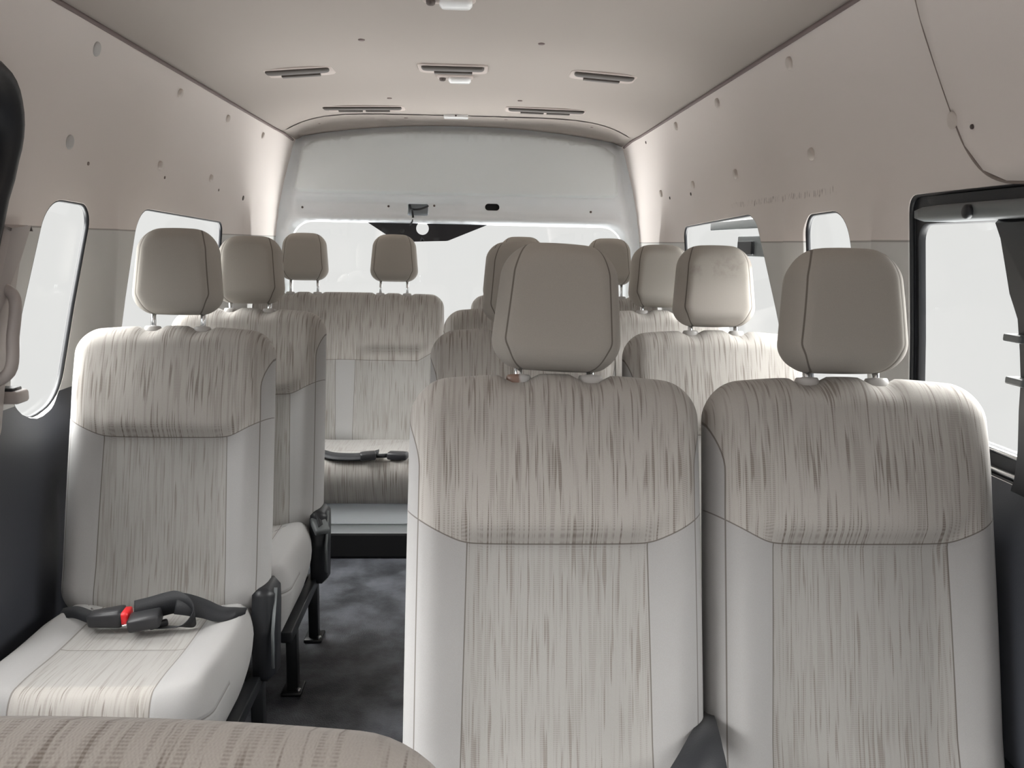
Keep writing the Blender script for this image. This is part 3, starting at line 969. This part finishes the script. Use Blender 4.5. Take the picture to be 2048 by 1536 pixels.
ME = {}
def make_seat(name, label, group):
    t = empty(name); tag(t, label, 'seat', group)
    cu = link('seat_cushion', cushion_mesh(.222), M['cushion'], t, loc=(0, .005, .192))
    ba = link('backrest', back_mesh(.2295), M['back'], t, loc=(0, 0, PZ), rot=(-REC, 0, 0))
    hd = link('headrest', head_mesh(), M['head'], t)
    for s in (-1, 1):
        link('headrest_post', post_bm(.07), M['chrome'], hd, loc=(s*POSTS, .0, -.025))
        link('post_guide', guide_bm(), M['guide'], ba, loc=(s*POSTS, -.006, BL-.010))
    return t
def finish_head(t, raise_):
    """place the headrest above the top edge of the backrest"""
    ty = math.sin(REC)*BL; tz = PZ+math.cos(REC)*BL
    for o in t.children:
        if o.name.split('.')[0] == 'headrest':
            o.location = (0, ty-.004+raise_*.2, tz+.003+raise_); o.rotation_euler = (-math.radians(10), 0, 0)
def add_frame(t, sides=(1,), w=.205):
    fr = bmesh.new()
    for s in (-1, 1): box(fr, (s*w-.014, -.40, .165), (s*w+.014, .03, .195), .003)
    for y in (-.36, -.02): box(fr, (-w, y-.014, .168), (w, y+.014, .192), .003)
    link('seat_frame', fr, M['black_steel'], t)
    for s in (-1, 1):
        for y in (-.33, -.03):
            lg = link('leg', leg_bm(s*w, y, .17, y > -.1), M['black_steel'], t)
            link('floor_bracket', foot_bm(s*w, y), M['black_steel'], lg)
            bm = bmesh.new(); disc(bm, (s*w+.018, y-.022, .010), (0, 0, 1), .007, .008, 8); link('bolt', bm, M['steel'], lg)
    for s in sides:
        rc = link('recliner_cover', recliner_bm(s), M['black_plastic'], t, loc=(s*.203, -.01, .318))
        link('recliner_lever', lever_bm(s), M['rail_grey'], rc)
def dup(root, loc, label, group=None):
    r = root.copy(); COL.objects.link(r); r.location = loc; r['label'] = label
    if group: r['group'] = group
    for ch in root.children:
        c = ch.copy(); COL.objects.link(c); c.parent = r
        for g in ch.children:
            d = g.copy(); COL.objects.link(d); d.parent = c
    return r
def kids(o, nm): return [c for c in o.children if c.name.split('.')[0] == nm]

GRP = 'beige passenger seats with streaked fabric'
TOPY = math.sin(REC)*BL
base = make_seat('passenger_seat', 'large beige striped seat nearest the camera, left of the front right pair', GRP)
bpy.context.view_layer.update()
def seat(x, ytop, raise_, label, first=False, sides=(1,)):
    if first: o = base; o.location = (x, ytop-TOPY, 0)
    else: o = dup(base0, (x, ytop-TOPY, 0), label, GRP)
    return o
base0 = base
base.location = (0, 0, 0)
specs = [
    (.133, 1.33, .001, 'large beige striped seat left of the nearest pair, beside the aisle', ()),
    (.596, 1.33, .002, 'large beige striped seat beside the nearest right window', (1,)),
    (-.682, 2.02, .022, 'single beige seat on the left with a red buckled belt on its cushion', (1,)),
    (-.658, 2.58, .010, 'single beige seat second on the left, behind the one with the red buckle', (1,)),
    (.130, 2.08, .005, 'aisle side beige seat in the second right row, headrest mostly hidden', (-1,)),
    (.600, 2.08, .005, 'window side beige seat in the second right row with the smudged headrest', (1,)),
    (.140, 2.73, .006, 'aisle side beige seat in the third right row, mostly hidden', (-1,)),
    (.609, 2.73, .006, 'window side beige seat in the third right row, darker clean headrest', (1,)),
]
seats = [base]+[dup(base, (0, 0, 0), s[3]) for s in specs[1:]]
for o, (x, yt, rz, lab, sides) in zip(seats, specs):
    o['label'] = lab; o.location = (x, yt-TOPY, 0)
    finish_head(o, rz); add_frame(o, sides)
kids(seats[0], 'headrest')[0].rotation_euler.y = math.radians(2.5)
# the smudged headrest and the stained guide cap
h = kids(seats[5], 'headrest')[0]; h.data = h.data.copy(); h.data.materials[0] = M['head_worn']; h['label'] = 'smudged pale headrest'
g = sorted(kids(kids(seats[0], 'backrest')[0], 'post_guide'), key=lambda o: o.location.x)[0]
g.data = g.data.copy(); g.data.materials[0] = M['guide_stain']; g['label'] = 'pale cap with a brown stain'

_o = link('tmp', back_mesh(.2295, False, False), M['back']); NODIP = _o.data; NODIP.name = 'backrest plain'; bpy.data.objects.remove(_o)
# front middle seat, only its top edge shows
fs = dup(base, (-.217, .345-TOPY, -.003), 'beige striped seat top without headrest at the bottom left edge')
for c in list(fs.children):
    nm = c.name.split('.')[0]
    if nm in ('headrest', 'leg', 'seat_frame', 'recliner_cover'):
        for q in list(c.children): bpy.data.objects.remove(q)
        bpy.data.objects.remove(c)
for c in kids(fs, 'backrest'):
    c.data = NODIP
    for q in list(c.children): bpy.data.objects.remove(q)
add_frame(fs, (1,))

# rear benches
def make_bench(x, label):
    t = empty('rear_bench_seat', (x, 3.68-TOPY, 0)); tag(t, label, 'bench seat', 'two headrest rear benches')
    link('seat_cushion', cushion_mesh(.41), M['bench_cushion'], t, loc=(0, .005, .192))
    ba = link('backrest', back_mesh(.41, True), M['bench_back'], t, loc=(0, 0, PZ-.012), rot=(-REC, 0, 0))
    ty = math.sin(REC)*BL; tz = PZ-.012+math.cos(REC)*BL
    for hx in (-.19, .19):
        hd = link('headrest', head_mesh(), M['head'], t, loc=(hx, ty+.006, tz+.047), rot=(-math.radians(10), 0, 0))
        for s in (-1, 1):
            link('headrest_post', post_bm(.07), M['chrome'], hd, loc=(s*POSTS, 0, -.04))
            link('post_guide', guide_bm(), M['guide'], ba, loc=(hx+s*POSTS, -.004, BL-.010))
    return t
RB = make_bench(-.520, 'wide beige rear bench left, with two raised headrests before the rear glass')
make_bench(.405, 'wide beige rear bench right, mostly hidden behind the right rows')

# ================================================================== BELTS
def cush(px, py, dz=.0): return atZ(px, py, .36+dz)
t = empty('seat_belt', cush(300, 1240)); tag(t, 'black lap belt with red button buckle lying on the left front cushion', 'seat belt', 'black lap belts')
o0 = t.location.copy()
L = lambda px, py, dz=0.: cush(px, py, dz)-o0
# buckle
def oriented_box(a, b, w, h, bev, taper=1.):
    """box from a to b (centre line), width w (horizontal), height h"""
    bm = bmesh.new(); d = (b-a); ln = d.length; d.normalize(); s = d.cross(Vector((0, 0, 1))).normalized(); u = s.cross(d)
    box(bm, (0, -w/2, -h/2), (ln, w/2, h/2), bev)
    for v in bm.verts:
        k = 1+(taper-1)*(1-v.co.x/ln); x, y, z = v.co
        v.co = a+d*x+s*y*k+u*z*k
    return bm
ba_, bb_ = L(178, 1238, .020), L(250, 1232, .024)
bk = link('buckle', oriented_box(ba_, bb_, .048, .038, .008, .72), M['buckle'], t)
dv = (bb_-ba_).normalized()
link('release_button', oriented_box(bb_-dv*.006, bb_+dv*.012, .040, .028, .005), M['red'], bk)
bm = bmesh.new(); ribbon(bm, smooth_path([L(120, 1228, .0), L(150, 1224, .014), L(175, 1232, .016), ba_+dv*.01]), [(.0, .030, .012)]*19, .002); link('webbing', bm, M['belt'], t)
# tongue
ta, tb = L(258, 1246, .020), L(322, 1234, .028)
tg = link('latch_tongue', oriented_box(ta, tb, .050, .028, .006), M['buckle'], t)
bm = bmesh.new(); d2 = (ta-tb).normalized(); s2_ = d2.cross(Vector((0, 0, 1))).normalized()
link('tongue_plate', oriented_box(ta, ta+d2*.012, .020, .003, .001), M['chrome'], tg)
link('slide_adjuster', oriented_box(L(298, 1254, .006), L(336, 1243, .010), .014, .012, .003), M['buckle'], t)
# strap: rises behind the buckle, loops over and returns to the aisle side
up = Vector((0, 0, 1))
pth = [L(268, 1224, .030), L(300, 1216, .036), L(330, 1208, .042), L(352, 1204, .046), L(374, 1210, .042), L(388, 1224, .030), L(386, 1240, .016), L(362, 1252, .006), L(330, 1254, .005), L(310, 1254, .005)]
wds = [(0, .010, .046), (0, .010, .046), (0, .008, .048), (.0, .004, .048), (.0, -.006, .048), (.0, -.012, .046), (.006, -.02, .040), (.010, -.020, .012), (.004, -.020, .004), (0, -.020, .003)]
sp = smooth_path(pth, 6); sw = smooth_path(wds, 6)
bm = bmesh.new(); ribbon(bm, sp, [w for w in sw], .002); link('webbing', bm, M['belt'], t)
pth = [L(352, 1206, .046), L(378, 1210, .042), L(410, 1218, .030), L(440, 1228, .016), L(470, 1226, .012), L(492, 1222, .0)]
bm = bmesh.new(); ribbon(bm, smooth_path(pth), [Vector(w) for w in smooth_path([(0, .03, .036), (0, .03, .034), (0, .034, .026), (0, .036, .018), (0, .026, .014), (0, .02, .006)])], .002); link('webbing', bm, M['belt'], t)

# belt on the second left seat
t = empty('seat_belt', cush(600, 1010)); tag(t, 'black belt draped across the second left seat and over its aisle edge', 'seat belt', 'black lap belts')
o0 = t.location.copy()
bm = bmesh.new(); ribbon(bm, smooth_path([L(540, 1024, .006), L(575, 1022, .014), L(600, 1016, .030), L(622, 1014, .036), L(636, 1026, .024), L(644, 1050, .0)]),
                         [Vector(w) for w in smooth_path([(0, .04, .01), (0, .04, .01), (0, .04, .012), (0, .042, .006), (.006, .042, 0), (.01, .042, 0)])], .003); link('webbing', bm, M['belt'], t)
bm = oriented_box(L(632, 1034, .012), L(646, 1066, -.02), .044, .022, .006); link('buckle', bm, M['rail_grey'], t)
# belts on the rear bench
t = empty('seat_belt', atZ(720, 915, .36)); tag(t, 'black lap belts with buckles lying along the rear bench cushion', 'seat belt', 'black lap belts')
o0 = t.location.copy()
bm = bmesh.new(); ribbon(bm, smooth_path([L(640, 905, .02), L(665, 912, .014), L(700, 914, .012), L(735, 912, .016), L(757, 906, .022)]), Vector((0, .05, .012)), .006); link('webbing', bm, M['belt'], t)
link('buckle', oriented_box(L(720, 913, .02), L(752, 910, .024), .045, .028, .006), M['buckle'], t)
link('latch_tongue', oriented_box(L(776, 910, .018), L(815, 912, .018), .045, .026, .006), M['buckle'], t)
bm = bmesh.new(); tube(bm, [L(752, 912, .02), L(778, 911, .018)], .008); link('stalk', bm, M['belt'], t)
# belt between the two nearest seats
pa = atY(1412, 1442, 1.16); pb = atY(1385, 1545, 1.085)
t = empty('seat_belt', pa); tag(t, 'black belt strap rising between the two nearest striped seats', 'seat belt', 'black lap belts')
bm = bmesh.new()
q = [atY(1419, 1425, 1.20)-pa, atY(1412, 1460, 1.13)-pa, atY(1402, 1500, 1.09)-pa, atY(1388, 1560, 1.06)-pa, atY(1375, 1640, 1.04)-pa]
ribbon(bm, smooth_path(q), [Vector(w) for w in smooth_path([(.008, -.01, .004), (.032, -.012, .012), (.058, -.006, .018), (.092, .0, .016), (.10, .0, .01)])], .008)
link('webbing', bm, M['belt'], t)

# ================================================================== LIGHT
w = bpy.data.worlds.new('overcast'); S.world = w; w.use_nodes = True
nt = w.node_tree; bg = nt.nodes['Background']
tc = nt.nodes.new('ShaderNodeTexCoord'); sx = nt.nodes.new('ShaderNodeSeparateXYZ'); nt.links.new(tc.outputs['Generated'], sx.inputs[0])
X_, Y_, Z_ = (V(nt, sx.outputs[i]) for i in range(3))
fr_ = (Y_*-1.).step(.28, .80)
st_ = fr_*-.60 + (Z_.step(.08, .40)*23.0 + (Z_*-1.).step(.24, .5)*12.0)*(fr_*-.90+1.)*(Y_.step(.25, .80)*-.70+1.) + .82  # sky and ground boosted outside the visible directions to light the cabin
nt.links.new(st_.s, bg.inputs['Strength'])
bg.inputs['Color'].default_value = (1.0, .995, .985, 1)
S.cycles.use_denoising = True
S.cycles.max_bounces = 12; S.cycles.diffuse_bounces = 6; S.cycles.transparent_max_bounces = 12
S.view_settings.view_transform = 'Standard'; S.view_settings.look = 'None'
S.view_settings.gamma = 1; S.view_settings.use_curve_mapping = False
S.view_settings.exposure = 0.0
